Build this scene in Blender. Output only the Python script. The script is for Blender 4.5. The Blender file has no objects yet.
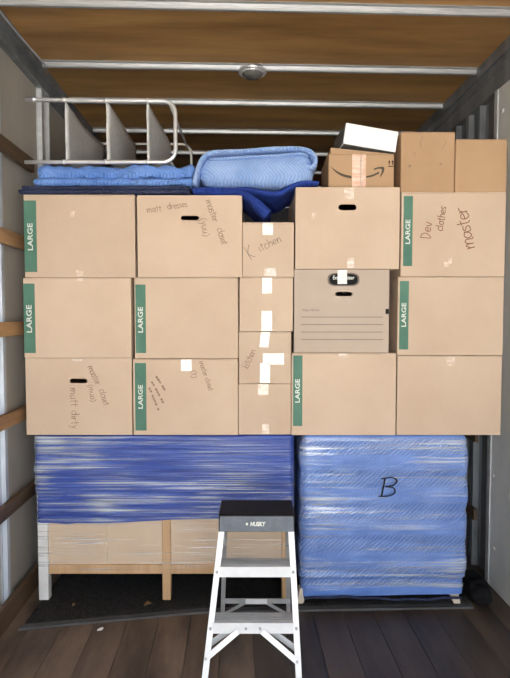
import bpy, bmesh, math, random
from mathutils import Vector, Matrix, noise

sc = bpy.context.scene
C = sc.collection
random.seed(7)
PI = math.pi

# ------------------------------------------------------------------ camera
F = 515.0                       # focal length in pixels of the 510x678 frame
CAM_H = 1.36
PITCH = math.atan(23 / F)       # looking slightly down
YAW = math.atan(19 / F)         # the load faces the camera, the truck body is turned a little
cam_d = bpy.data.cameras.new('camera')
cam_d.sensor_fit = 'VERTICAL'; cam_d.sensor_height = 36.0
cam_d.lens = F / 678.0 * 36.0
cam_d.clip_start = 0.05
cam = bpy.data.objects.new('camera', cam_d); C.objects.link(cam)
cam.location = (0, 0, CAM_H)
cam.rotation_euler = (PI / 2 - PITCH, 0, -YAW)
sc.camera = cam

# ------------------------------------------------------------------ daylight
w = bpy.data.worlds.new('sky'); sc.world = w; w.use_nodes = True
bg = w.node_tree.nodes['Background']
bg.inputs[0].default_value = (0.86, 0.93, 1.0, 1); bg.inputs[1].default_value = 0.95
sun_d = bpy.data.lights.new('sun', 'SUN'); sun_d.energy = 19.0; sun_d.angle = 0.03
sun_d.color = (1, 0.97, 0.93)
sun = bpy.data.objects.new('sun', sun_d); C.objects.link(sun)
sun.rotation_euler = (math.radians(-10), math.radians(38), 0)     # high beside the truck, a little towards the cab: lights the yard, never the inside
vs = sc.view_settings
vs.view_transform = 'Standard'; vs.look = 'None'; vs.gamma = 1.0; vs.use_curve_mapping = False
vs.exposure = 2.5

# ------------------------------------------------------------------ frames
LROT = Matrix.Rotation(-YAW, 4, 'Z')
def pix(px, py, Y):
    """point of the load frame seen at pixel px,py on the upright plane at distance Y"""
    u = (px - 255) / F; v = (339 - py) / F
    dy = math.cos(PITCH) + v * math.sin(PITCH)
    dz = -math.sin(PITCH) + v * math.cos(PITCH)
    t = Y / dy
    return Vector((u * t, Y, CAM_H + dz * t))
def pixz(px, py, z):
    """point of the load frame seen at a pixel on the level plane z"""
    p = pix(px, py, 1.0)
    t = (z - CAM_H) / (p.z - CAM_H)
    return Vector((p.x * t, t, z))

# ------------------------------------------------------------------ materials
def new_mat(name):
    m = bpy.data.materials.new(name); m.use_nodes = True
    nt = m.node_tree; b = nt.nodes['Principled BSDF']
    return m, nt, b
def nd(nt, t, **kw):
    n = nt.nodes.new(t)
    for k, v in kw.items(): setattr(n, k, v)
    return n
def coords(nt, scale=(1, 1, 1), rot=(0, 0, 0), rnd=True):
    tc = nd(nt, 'ShaderNodeTexCoord'); mp = nd(nt, 'ShaderNodeMapping')
    mp.inputs['Scale'].default_value = scale; mp.inputs['Rotation'].default_value = rot
    if rnd:
        oi = nd(nt, 'ShaderNodeObjectInfo'); mu = nd(nt, 'ShaderNodeMath', operation='MULTIPLY'); mu.inputs[1].default_value = 37.0
        nt.links.new(oi.outputs['Random'], mu.inputs[0])
        ad = nd(nt, 'ShaderNodeVectorMath', operation='ADD')
        nt.links.new(tc.outputs['Object'], ad.inputs[0]); nt.links.new(mu.outputs[0], ad.inputs[1])
        nt.links.new(ad.outputs[0], mp.inputs['Vector'])
    else:
        nt.links.new(tc.outputs['Object'], mp.inputs['Vector'])
    return mp
def pm(name, c1, c2=None, scale=(6, 6, 6), rough=0.6, metal=0.0, bump=0.0, bscale=None, lo=0.35, hi=0.65, detail=5, spec=0.5, coat=0.0, vary=0.0):
    m, nt, b = new_mat(name)
    c2 = c2 or tuple(x * 0.85 for x in c1)
    mp = coords(nt, scale)
    n = nd(nt, 'ShaderNodeTexNoise'); n.inputs['Scale'].default_value = 1.0; n.inputs['Detail'].default_value = detail
    n.inputs['Roughness'].default_value = 0.6
    nt.links.new(mp.outputs[0], n.inputs['Vector'])
    r = nd(nt, 'ShaderNodeValToRGB')
    r.color_ramp.elements[0].position = lo; r.color_ramp.elements[1].position = hi
    r.color_ramp.elements[0].color = (*c1, 1); r.color_ramp.elements[1].color = (*c2, 1)
    nt.links.new(n.outputs[0], r.inputs[0])
    src = r.outputs[0]
    if vary:
        oi = nd(nt, 'ShaderNodeObjectInfo'); mr = nd(nt, 'ShaderNodeMapRange')
        mr.inputs['To Min'].default_value = 1 - vary; mr.inputs['To Max'].default_value = 1 + vary
        nt.links.new(oi.outputs['Random'], mr.inputs[0])
        hs = nd(nt, 'ShaderNodeHueSaturation'); nt.links.new(mr.outputs[0], hs.inputs['Value']); nt.links.new(src, hs.inputs['Color'])
        src = hs.outputs[0]
    nt.links.new(src, b.inputs['Base Color'])
    b.inputs['Roughness'].default_value = rough; b.inputs['Metallic'].default_value = metal
    b.inputs['Specular IOR Level'].default_value = spec
    if coat:
        b.inputs['Coat Weight'].default_value = coat; b.inputs['Coat Roughness'].default_value = 0.2
    if bump:
        mp2 = coords(nt, bscale or scale); n2 = nd(nt, 'ShaderNodeTexNoise'); n2.inputs['Scale'].default_value = 1.0; n2.inputs['Detail'].default_value = 4
        nt.links.new(mp2.outputs[0], n2.inputs['Vector'])
        bp = nd(nt, 'ShaderNodeBump'); bp.inputs['Strength'].default_value = bump; bp.inputs['Distance'].default_value = 0.01
        nt.links.new(n2.outputs[0], bp.inputs['Height']); nt.links.new(bp.outputs[0], b.inputs['Normal'])
    return m

M = {}
M['card'] = pm('cardboard', (0.61, 0.475, 0.358), (0.555, 0.42, 0.312), (3, 3, 3), 0.85, bump=0.06, bscale=(4, 4, 110), spec=0.2, vary=0.05)
M['card_pale'] = pm('pale_cardboard', (0.51, 0.42, 0.345), (0.46, 0.375, 0.305), (3, 3, 3), 0.85, bump=0.05, bscale=(4, 4, 110), spec=0.2)
M['card_tan'] = pm('tan_cardboard', (0.46, 0.305, 0.180), (0.41, 0.265, 0.152), (3, 3, 3), 0.85, bump=0.06, bscale=(4, 4, 110), spec=0.2)
M['green'] = pm('green_print', (0.060, 0.165, 0.115), (0.085, 0.205, 0.145), (9, 9, 9), 0.7)
M['print_white'] = pm('white_print', (0.72, 0.76, 0.70), None, rough=0.7)
M['ink'] = pm('marker_ink', (0.05, 0.035, 0.03), (0.09, 0.06, 0.045), (60, 60, 60), 0.6)
M['ink_faint'] = pm('faint_ink', (0.20, 0.13, 0.085), (0.34, 0.22, 0.14), (60, 60, 60), 0.7)
M['ink_mid'] = pm('pencil_ink', (0.12, 0.085, 0.06), (0.24, 0.17, 0.12), (60, 60, 60), 0.6)
M['ink_brown'] = pm('brown_marker_ink', (0.16, 0.055, 0.025), (0.22, 0.08, 0.04), (60, 60, 60), 0.6)
M['print_dark'] = pm('dark_print', (0.010, 0.009, 0.010), None, rough=0.7, spec=0.15)
M['print_grey'] = pm('grey_print', (0.19, 0.155, 0.13), None, rough=0.7, spec=0.2)
M['logo'] = pm('logo_print', (0.075, 0.055, 0.035), None, rough=0.7)
M['white_card'] = pm('white_card', (0.86, 0.88, 0.9), (0.8, 0.82, 0.85), rough=0.45)
M['grey_card'] = pm('grey_printed_card', (0.06, 0.06, 0.06), (0.17, 0.165, 0.16), (40, 40, 40), 0.6)
M['tape'] = pm('clear_tape', (0.70, 0.62, 0.54), (0.82, 0.79, 0.76), (30, 30, 60), 0.22, spec=0.8, lo=0.4, hi=0.6)  # white glare of the clear tape is put into its colour
M['tape_pale'] = pm('worn_tape', (0.58, 0.43, 0.31), (0.72, 0.62, 0.53), (30, 30, 60), 0.3, spec=0.7, lo=0.4, hi=0.6)
M['tape_pink'] = pm('reinforced_tape', (0.66, 0.36, 0.24), (0.82, 0.62, 0.5), (20, 20, 90), 0.3, spec=0.7)
M['ply'] = pm('plywood', (0.52, 0.295, 0.108), (0.19, 0.094, 0.032), (1.1, 7, 4), 0.5, bump=0.05, bscale=(3, 60, 60), lo=0.28, hi=0.72, detail=10, vary=0.1)
M['galv'] = pm('galvanised_steel', (0.66, 0.67, 0.68), (0.52, 0.53, 0.54), (14, 14, 14), 0.4, 0.45, bump=0.03)
M['bow'] = pm('roof_bow_steel', (0.50, 0.505, 0.51), (0.30, 0.305, 0.31), (8, 160, 160), 0.4, 0.55, bump=0.03, bscale=(40, 90, 90), lo=0.3, hi=0.7)
M['galv_dull'] = pm('dull_steel', (0.25, 0.265, 0.28), (0.15, 0.16, 0.17), (9, 9, 3), 0.5, 0.4, bump=0.04)
M['steel_panel'] = pm('scuffed_steel_panel', (0.74, 0.75, 0.74), (0.58, 0.60, 0.60), (5, 5, 1.5), 0.45, 0.15, bump=0.05)
M['post_white'] = pm('pale_post', (0.58, 0.64, 0.73), (0.42, 0.46, 0.53), (20, 20, 4), 0.45, 0.3)
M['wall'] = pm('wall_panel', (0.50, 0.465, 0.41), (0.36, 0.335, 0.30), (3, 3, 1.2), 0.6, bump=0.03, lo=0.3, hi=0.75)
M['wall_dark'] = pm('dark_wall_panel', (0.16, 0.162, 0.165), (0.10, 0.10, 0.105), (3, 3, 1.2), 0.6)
M['slat'] = pm('wall_slat_wood', (0.40, 0.235, 0.115), (0.26, 0.14, 0.062), (30, 2.2, 30), 0.6, bump=0.08, bscale=(50, 3, 50), vary=0.12)
M['slat_dark'] = pm('dark_slat_wood', (0.14, 0.088, 0.05), (0.075, 0.047, 0.028), (30, 2.2, 30), 0.6, bump=0.08, bscale=(50, 3, 50))
M['plank'] = pm('floor_plank_wood', (0.095, 0.070, 0.052), (0.020, 0.016, 0.015), (7, 1.8, 7), 0.45, bump=0.15, bscale=(40, 2.5, 40), lo=0.3, hi=0.72, detail=9, vary=0.15)
M['plank_worn'] = pm('worn_plank_wood', (0.24, 0.175, 0.128), (0.040, 0.030, 0.024), (7, 2.0, 7), 0.55, bump=0.15, bscale=(40, 2.5, 40), lo=0.25, hi=0.7, detail=9, vary=0.15)
M['mat_black'] = pm('black_mat', (0.016, 0.016, 0.017), (0.035, 0.035, 0.036), (60, 60, 60), 0.9, bump=0.8, bscale=(90, 90, 90), spec=0.2)
M['mat_edge'] = pm('mat_border', (0.075, 0.078, 0.085), (0.045, 0.045, 0.05), (12, 12, 12), 0.6)
M['black'] = pm('black_fabric', (0.006, 0.006, 0.007), (0.012, 0.012, 0.013), (20, 20, 20), 0.9, spec=0.15)
M['plastic_black'] = pm('black_plastic', (0.005, 0.005, 0.006), (0.010, 0.010, 0.012), (20, 20, 20), 0.6, spec=0.2)
M['label_dark'] = pm('ladder_label', (0.025, 0.033, 0.05), (0.05, 0.06, 0.08), (30, 30, 30), 0.28)
M['alu'] = pm('aluminium', (0.84, 0.85, 0.87), (0.77, 0.78, 0.80), (20, 20, 20), 0.42, 0.05)
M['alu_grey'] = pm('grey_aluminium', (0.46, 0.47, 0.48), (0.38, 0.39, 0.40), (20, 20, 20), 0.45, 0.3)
M['chrome'] = pm('chrome_tube', (0.80, 0.81, 0.82), (0.7, 0.71, 0.72), (20, 20, 20), 0.3, 0.6)
M['grey_fabric'] = pm('grey_fabric', (0.60, 0.60, 0.59), (0.50, 0.50, 0.49), (60, 60, 60), 0.9, bump=0.1, bscale=(300, 300, 300), spec=0.2)
M['pine'] = pm('pine', (0.62, 0.40, 0.215), (0.52, 0.32, 0.16), (25, 25, 2.5), 0.6)
M['back_board'] = pm('cream_board', (0.68, 0.53, 0.385), (0.62, 0.47, 0.335), (4, 4, 4), 0.6)
M['paint_white'] = pm('white_paint', (0.78, 0.77, 0.76), (0.7, 0.69, 0.68), (10, 10, 10), 0.4)
M['foot_wood'] = pm('pale_foot_wood', (0.66, 0.58, 0.47), (0.58, 0.5, 0.4), (10, 10, 10), 0.5)
M['leaf'] = pm('dry_leaf', (0.30, 0.19, 0.09), (0.2, 0.12, 0.05), (40, 40, 40), 0.8)
M['paper'] = pm('paper_scrap', (0.75, 0.74, 0.70), None, rough=0.8)
M['ground'] = pm('concrete_yard', (0.36, 0.345, 0.32), (0.28, 0.27, 0.25), (0.8, 0.8, 0.8), 0.9)
M['lens'] = pm('lamp_lens', (0.16, 0.155, 0.145), (0.09, 0.088, 0.082), (20, 20, 20), 0.15, spec=0.8)

def quilt(name, c1, c2, band=0.055, pitch=0.016, amp=0.05, rough=0.75, strength=0.6, line=0.74, rows=0.0):
    """quilted moving pad: zig-zag stitching as fine relief"""
    m, nt, b = new_mat(name)
    tc = nd(nt, 'ShaderNodeTexCoord'); sp = nd(nt, 'ShaderNodeSeparateXYZ'); nt.links.new(tc.outputs['Object'], sp.inputs[0])
    def mth(op, a, bb=None):
        n = nd(nt, 'ShaderNodeMath', operation=op)
        for i, v in enumerate((a, bb)):
            if v is None: continue
            if isinstance(v, (int, float)): n.inputs[i].default_value = v
            else: nt.links.new(v, n.inputs[i])
        return n.outputs[0]
    v = mth('ADD', sp.outputs[2], mth('MULTIPLY', sp.outputs[1], 0.85))
    pp = mth('PINGPONG', v, band)
    tri = mth('MULTIPLY', pp, amp / band) if not rows else mth('MULTIPLY', v, -1.0)
    s = mth('ADD', mth('ADD', sp.outputs[0], mth('MULTIPLY', sp.outputs[1], 0.15)), tri)
    jz = nd(nt, 'ShaderNodeTexNoise'); jz.inputs['Scale'].default_value = 14; nt.links.new(tc.outputs['Object'], jz.inputs['Vector'])
    s = mth('ADD', s, mth('MULTIPLY', jz.outputs[0], .022))
    hgt = mth('PINGPONG', s, pitch / 2)
    hgt = mth('MULTIPLY', hgt, 2 / pitch)
    hgt = mth('POWER', hgt, 0.5)
    if rows:     # the stitching runs in separate rows
        mk = nd(nt, 'ShaderNodeMapRange'); nt.links.new(pp, mk.inputs[0]); mk.inputs['From Min'].default_value = band * .35; mk.inputs['From Max'].default_value = band * .6; mk.inputs['To Min'].default_value = 0.12
        hgt = mth('SUBTRACT', 1.0, mth('MULTIPLY', mth('SUBTRACT', 1.0, hgt), mk.outputs[0]))
    nz = nd(nt, 'ShaderNodeTexNoise'); nz.inputs['Scale'].default_value = 9; nz.inputs['Detail'].default_value = 6
    nt.links.new(tc.outputs['Object'], nz.inputs['Vector'])
    r = nd(nt, 'ShaderNodeValToRGB'); r.color_ramp.elements[0].position = 0.35; r.color_ramp.elements[1].position = 0.65
    r.color_ramp.elements[0].color = (*c1, 1); r.color_ramp.elements[1].color = (*c2, 1)
    nt.links.new(nz.outputs[0], r.inputs[0])
    hs = nd(nt, 'ShaderNodeHueSaturation'); nt.links.new(r.outputs[0], hs.inputs['Color'])
    mr = nd(nt, 'ShaderNodeMapRange'); nt.links.new(hgt, mr.inputs[0]); mr.inputs['To Min'].default_value = line; mr.inputs['To Max'].default_value = 1.0
    nt.links.new(mr.outputs[0], hs.inputs['Value'])          # darker stitching thread
    nt.links.new(hs.outputs[0], b.inputs['Base Color'])
    b.inputs['Roughness'].default_value = rough; b.inputs['Specular IOR Level'].default_value = 0.3
    bp = nd(nt, 'ShaderNodeBump'); bp.inputs['Strength'].default_value = strength; bp.inputs['Distance'].default_value = 0.006
    nt.links.new(hgt, bp.inputs['Height']); nt.links.new(bp.outputs[0], b.inputs['Normal'])
    return m
M['pad_light'] = quilt('light_blue_pad', (0.24, 0.38, 0.70), (0.34, 0.48, 0.78))
M['pad_chest'] = quilt('chest_blue_pad', (0.105, 0.21, 0.56), (0.15, 0.27, 0.64), band=0.076, pitch=0.021, line=0.55, rows=1.0)
M['pad_mid'] = quilt('mid_blue_pad', (0.11, 0.24, 0.62), (0.17, 0.32, 0.72), strength=0.6)
M['pad_royal'] = quilt('royal_blue_pad', (0.012, 0.034, 0.21), (0.022, 0.06, 0.33), strength=0.6)
M['pad_navy'] = quilt('navy_pad', (0.018, 0.024, 0.065), (0.035, 0.045, 0.10), strength=0.6)
M['pad_wrap'] = pm('wrapped_blue_pad', (0.008, 0.036, 0.26), (0.02, 0.07, 0.38), (3, 3, 60), 0.45, bump=0.5, bscale=(3, 3, 130))

def film(name, scale, rots, lo, hi, fmin, fmax, col=(0.82, 0.90, 1.0), rough=0.2, patch=2.5, gloss=0.5):
    """stretch film: thin, mostly clear, gathered into folds whose glints are painted as fine crossing streaks"""
    m, nt, b = new_mat(name); outs = []
    for k, rt in enumerate(rots):
        mp = coords(nt, scale, (0, math.radians(rt), 0), rnd=False); mp.inputs['Location'].default_value = (k * 5.3, 0, k * 7.1)
        n = nd(nt, 'ShaderNodeTexNoise'); n.inputs['Scale'].default_value = 1; n.inputs['Detail'].default_value = 4; n.inputs['Distortion'].default_value = 0.4
        nt.links.new(mp.outputs[0], n.inputs['Vector']); outs.append(n.outputs[0])
    mx = nd(nt, 'ShaderNodeMath', operation='MAXIMUM'); nt.links.new(outs[0], mx.inputs[0]); nt.links.new(outs[1], mx.inputs[1])
    mp = coords(nt, (patch, patch, patch * 1.6), rnd=False); pn_ = nd(nt, 'ShaderNodeTexNoise'); pn_.inputs['Scale'].default_value = 1; pn_.inputs['Detail'].default_value = 2
    nt.links.new(mp.outputs[0], pn_.inputs['Vector'])
    ad = nd(nt, 'ShaderNodeMath', operation='MULTIPLY_ADD'); nt.links.new(pn_.outputs[0], ad.inputs[0]); ad.inputs[1].default_value = 0.5; nt.links.new(mx.outputs[0], ad.inputs[2])
    mr = nd(nt, 'ShaderNodeMapRange'); mr.inputs['From Min'].default_value = lo + .25; mr.inputs['From Max'].default_value = hi + .25
    mr.inputs['To Min'].default_value = fmin; mr.inputs['To Max'].default_value = fmax
    nt.links.new(ad.outputs[0], mr.inputs[0])
    b.inputs['Base Color'].default_value = (*col, 1); b.inputs['Roughness'].default_value = rough  # whitish colour of the streaks and patches paints glints and haze on the film
    b.inputs['Specular IOR Level'].default_value = 1.0
    bp = nd(nt, 'ShaderNodeBump'); bp.inputs['Strength'].default_value = 0.6; bp.inputs['Distance'].default_value = 0.01
    nt.links.new(mx.outputs[0], bp.inputs['Height']); nt.links.new(bp.outputs[0], b.inputs['Normal'])
    gl = nd(nt, 'ShaderNodeBsdfGlossy'); gl.inputs['Roughness'].default_value = rough; gl.inputs['Color'].default_value = (gloss * .9, gloss, gloss * 1.2, 1); nt.links.new(bp.outputs[0], gl.inputs['Normal'])
    m1 = nd(nt, 'ShaderNodeMixShader'); m1.inputs[0].default_value = 0.35; nt.links.new(b.outputs[0], m1.inputs[1]); nt.links.new(gl.outputs[0], m1.inputs[2])
    tr = nd(nt, 'ShaderNodeBsdfTransparent'); m2 = nd(nt, 'ShaderNodeMixShader')
    nt.links.new(mr.outputs[0], m2.inputs[0]); nt.links.new(tr.outputs[0], m2.inputs[1]); nt.links.new(m1.outputs[0], m2.inputs[2])
    nt.links.new(m2.outputs[0], nt.nodes['Material Output'].inputs['Surface'])
    return m
M['film_dark'] = film('film_over_blue', (1.5, 1.5, 150), (7, -5), 0.55, 0.76, 0.03, 0.85)
M['film_clear'] = film('film_over_board', (1.6, 1.6, 150), (-3, 5), 0.56, 0.74, 0.02, 0.9, col=(0.95, 0.95, 0.95), gloss=0.8)
M['film_chest'] = film('film_over_chest', (1.6, 1.6, 90), (4, -9), 0.53, 0.80, 0.07, 0.85, rough=0.2, gloss=0.6)

# ------------------------------------------------------------------ mesh helpers
def link(name, me, mat, parent=None, smooth=False):
    o = bpy.data.objects.new(name, me); C.objects.link(o)
    if mat and not me.materials: me.materials.append(mat)
    if smooth:
        for p in me.polygons: p.use_smooth = True
    if parent is not None: o.parent = parent
    return o
class MB:
    def __init__(s): s.v = []; s.f = []
    def add(s, vs, fs):
        n = len(s.v); s.v += [tuple(x) for x in vs]; s.f += [tuple(i + n for i in f) for f in fs]; return s
    def box(s, x0, x1, y0, y1, z0, z1):
        return s.add([(x0, y0, z0), (x1, y0, z0), (x1, y1, z0), (x0, y1, z0), (x0, y0, z1), (x1, y0, z1), (x1, y1, z1), (x0, y1, z1)],
                     [(0, 3, 2, 1), (4, 5, 6, 7), (0, 1, 5, 4), (1, 2, 6, 5), (2, 3, 7, 6), (3, 0, 4, 7)])
    def bar(s, a, b, wx, wy, up=(0, 1, 0)):
        """rectangular bar from a to b; up gives the direction of the wy side"""
        a = Vector(a); b = Vector(b); t = (b - a).normalized(); u = Vector(up); u = (u - t * u.dot(t)).normalized(); r = t.cross(u)
        q = [r * sx * wx / 2 + u * sy * wy / 2 for sx, sy in ((-1, -1), (1, -1), (1, 1), (-1, 1))]
        return s.add([a + k for k in q] + [b + k for k in q], [(3, 2, 1, 0), (4, 5, 6, 7), (0, 1, 5, 4), (1, 2, 6, 5), (2, 3, 7, 6), (3, 0, 4, 7)])
    def tube(s, path, r, n=8, cap=True):
        path = [Vector(p) for p in path]; rings = []; N = len(path); u = None
        for i, p in enumerate(path):
            t = (path[min(i + 1, N - 1)] - path[max(i - 1, 0)]).normalized()
            if u is None:
                u = Vector((0, 0, 1)) if abs(t.z) < 0.9 else Vector((0, 1, 0))
            u = (u - t * u.dot(t)).normalized(); v = t.cross(u)
            rings.append([p + (u * math.cos(k * 2 * PI / n) + v * math.sin(k * 2 * PI / n)) * r for k in range(n)])
        vs = [q for g in rings for q in g]; fs = []
        for i in range(N - 1):
            for k in range(n):
                fs.append((i * n + k, i * n + (k + 1) % n, (i + 1) * n + (k + 1) % n, (i + 1) * n + k))
        if cap: fs += [tuple(reversed(range(n))), tuple(range((N - 1) * n, N * n))]
        return s.add(vs, fs)
    def prism(s, poly, axis, a0, a1):
        """poly: 2-D outline; axis x: poly is (y,z); y: (x,z); z: (x,y)"""
        n = len(poly)
        def P(p, a): return {'x': (a, p[0], p[1]), 'y': (p[0], a, p[1]), 'z': (p[0], p[1], a)}[axis]
        vs = [P(p, a0) for p in poly] + [P(p, a1) for p in poly]
        fs = [tuple(reversed(range(n))), tuple(range(n, 2 * n))] + [(i, (i + 1) % n, n + (i + 1) % n, n + i) for i in range(n)]
        return s.add(vs, fs)
    def lathe(s, prof, n=24, c=(0, 0, 0)):
        vs = []; fs = []
        for r, z in prof:
            for k in range(n): vs.append((c[0] + r * math.cos(2 * PI * k / n), c[1] + r * math.sin(2 * PI * k / n), c[2] + z))
        for i in range(len(prof) - 1):
            for k in range(n): fs.append((i * n + k, i * n + (k + 1) % n, (i + 1) * n + (k + 1) % n, (i + 1) * n + k))
        fs.append(tuple(range(n))); fs.append(tuple(range((len(prof) - 1) * n, len(prof) * n)))
        return s.add(vs, fs)
    def mesh(s, name):
        me = bpy.data.meshes.new(name); me.from_pydata(s.v, [], s.f); me.validate()
        bm = bmesh.new(); bm.from_mesh(me); bmesh.ops.recalc_face_normals(bm, faces=bm.faces); bm.to_mesh(me); bm.free()
        return me
    def build(s, name, mat, parent=None, smooth=False, bevel=0):
        o = link(name, s.mesh(name), mat, parent, smooth)
        if bevel:
            b = o.modifiers.new('bevel', 'BEVEL'); b.width = bevel; b.segments = 2; b.limit_method = 'ANGLE'; b.angle_limit = math.radians(50)
        return o
def tag(o, label, cat, group=None, kind=None):
    o['label'] = label; o['category'] = cat
    if group: o['group'] = group
    if kind: o['kind'] = kind
    return o
def struct(o, label=None, cat=None):
    o['kind'] = 'structure'
    if label: o['label'] = label
    if cat: o['category'] = cat
    return o
def thing(name, label, cat, loc, rotz=0.0, group=None, frame=True):
    """Empty at the base of a thing; loc is in the load frame"""
    o = bpy.data.objects.new(name, None); C.objects.link(o); o.empty_display_size = 0.05
    p = LROT @ Vector(loc) if frame else Vector(loc)
    o.location = p; o.rotation_euler = (0, 0, (-YAW if frame else 0) + rotz)
    return tag(o, label, cat, group)
def text_mesh(s, size, cx, cz, ang, y, bold=0.0, ext=0.0004, sx=1.0, shear=0.0):
    cu = bpy.data.curves.new('lettering', 'FONT'); cu.body = s; cu.size = size; cu.align_x = 'CENTER'; cu.align_y = 'CENTER'
    cu.offset = bold; cu.extrude = ext; cu.shear = shear; cu.resolution_u = 3
    o = bpy.data.objects.new('lettering', cu); C.objects.link(o)
    dg = bpy.context.evaluated_depsgraph_get(); dg.update()
    me = bpy.data.meshes.new_from_object(o.evaluated_get(dg)); bpy.data.objects.remove(o); bpy.data.curves.remove(cu)
    ca, sa = math.cos(ang), math.sin(ang)
    for v in me.vertices:
        x, yy, z = v.co; x *= sx
        v.co = (cx + x * ca - yy * sa, y - z, cz + x * sa + yy * ca)
    me.materials.clear()
    return me

# ---- handwriting: a small stroke alphabet (x-height 1, ascenders 1.8)
GL = {
 'a': (.9, [[(.8, .85), (.4, 1), (.05, .6), (.15, .1), (.5, .05), (.8, .5), (.8, .9), (.8, .2), (.95, 0)]]),
 'c': (.8, [[(.75, .85), (.4, 1), (.05, .55), (.2, .05), (.75, .15)]]),
 'd': (.9, [[(.8, .8), (.4, 1), (.05, .55), (.2, .05), (.6, .1), (.8, .6), (.8, 1.8), (.8, .2), (.95, 0)]]),
 'e': (.8, [[(.05, .5), (.7, .6), (.6, .95), (.25, .95), (.05, .5), (.25, .02), (.8, .2)]]),
 'h': (.85, [[(.1, 1.8), (.1, 0)], [(.1, .6), (.4, 1), (.7, .8), (.75, 0)]]),
 'i': (.35, [[(.15, 1), (.15, .1), (.3, 0)], [(.16, 1.4), (.2, 1.5)]]),
 'k': (.8, [[(.1, 1.8), (.1, 0)], [(.7, 1), (.12, .45), (.8, 0)]]),
 'K': (1.0, [[(.15, 1.9), (.15, -.3)], [(.95, 1.8), (.18, .7), (.95, -.2)]]),
 'l': (.35, [[(.15, 1.8), (.12, .2), (.3, 0)]]),
 'm': (1.4, [[(.05, 1), (.1, 0), (.12, .5), (.4, 1), (.6, .8), (.62, 0), (.65, .5), (.95, 1), (1.2, .8), (1.22, .1), (1.4, 0)]]),
 'n': (.9, [[(.05, 1), (.1, 0), (.15, .6), (.5, 1), (.75, .8), (.78, .1), (.9, 0)]]),
 'o': (.85, [[(.5, 1), (.1, .75), (.1, .2), (.45, 0), (.75, .3), (.7, .85), (.4, 1), (.8, .95)]]),
 'r': (.65, [[(.05, 1), (.1, 0), (.12, .5), (.35, .95), (.65, .9)]]),
 's': (.7, [[(.65, .9), (.35, 1), (.1, .75), (.55, .4), (.5, .05), (.05, .1)]]),
 't': (.65, [[(.3, 1.6), (.28, .2), (.5, 0)], [(0, 1.05), (.65, 1.1)]]),
 'u': (.9, [[(.05, 1), (.1, .2), (.4, 0), (.7, .4), (.75, 1), (.75, .2), (.92, 0)]]),
 'v': (.8, [[(.05, 1), (.38, 0), (.75, 1)]]),
 'w': (1.1, [[(.05, 1), (.25, 0), (.55, .8), (.8, 0), (1.05, 1)]]),
 'x': (.8, [[(.05, 1), (.75, 0)], [(.75, 1), (.05, 0)]]),
 'y': (.8, [[(.05, 1), (.35, .2)], [(.75, 1), (.3, -.5), (.05, -.7)]]),
 'D': (1.1, [[(.15, 1.7), (.1, 0), (.6, .1), (1, .8), (.7, 1.5), (.05, 1.7)]]),
 'B': (1.2, [[(.35, 1.9), (.1, -.05)], [(.1, 1.75), (.75, 1.95), (1.15, 1.7), (.9, 1.2), (.35, 1.0), (.9, .95), (1.0, .5), (.6, .1), (-.1, -.02)]]),
 '(': (.5, [[(.45, 1.6), (.1, .9), (.15, .1), (.45, -.4)]]),
 ')': (.5, [[(.05, 1.6), (.4, .9), (.35, .1), (.05, -.4)]]),
 '~': (1.0, [[(0, .3), (.12, .95), (.2, .1), (.36, .8), (.45, .15), (.6, 1.0), (.66, .2), (.82, .7), (1, .3)]]),
 ' ': (.7, []),
}
def smooth_path(p, k=5):
    if len(p) < 3: return p
    out = []
    for i in range(len(p) - 1):
        p0 = p[max(i - 1, 0)]; p1 = p[i]; p2 = p[i + 1]; p3 = p[min(i + 2, len(p) - 1)]
        for j in range(k):
            t = j / k
            out.append(tuple(0.5 * ((2 * p1[d]) + (p2[d] - p0[d]) * t + (2 * p0[d] - 5 * p1[d] + 4 * p2[d] - p3[d]) * t * t + (3 * p1[d] - p0[d] - 3 * p2[d] + p3[d]) * t ** 3) for d in (0, 1)))
    out.append(p[-1]); return out
def handwrite(mb, s, x, z, ang, h, y, wd, jit=0.05, seed=1, track=1.0):
    """strokes of s starting at (x,z), baseline along ang, x-height h, on the plane y"""
    rg = random.Random(seed); ca, sa = math.cos(ang), math.sin(ang); cx = 0
    for ch in s:
        adv, st = GL[ch]
        dz = rg.uniform(-jit, jit)
        for p in st:
            q = [(cx + a + rg.uniform(-jit, jit), b + dz + rg.uniform(-jit, jit)) for a, b in p]
            q = smooth_path(q)
            q = [(x + (a * ca - b * sa) * h, z + (a * sa + b * ca) * h) for a, b in q]
            L, R = [], []
            for i in range(len(q)):
                a = q[max(i - 1, 0)]; b = q[min(i + 1, len(q) - 1)]
                tx, tz = b[0] - a[0], b[1] - a[1]; l = math.hypot(tx, tz) or 1
                nx, nz = -tz / l * wd / 2, tx / l * wd / 2
                L.append((q[i][0] + nx, y, q[i][1] + nz)); R.append((q[i][0] - nx, y, q[i][1] - nz))
            n = len(q)
            mb.add(L + R, [(i, n + i, n + i + 1, i + 1) for i in range(n - 1)])
        cx += adv * track + 0.15
    return mb

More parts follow.
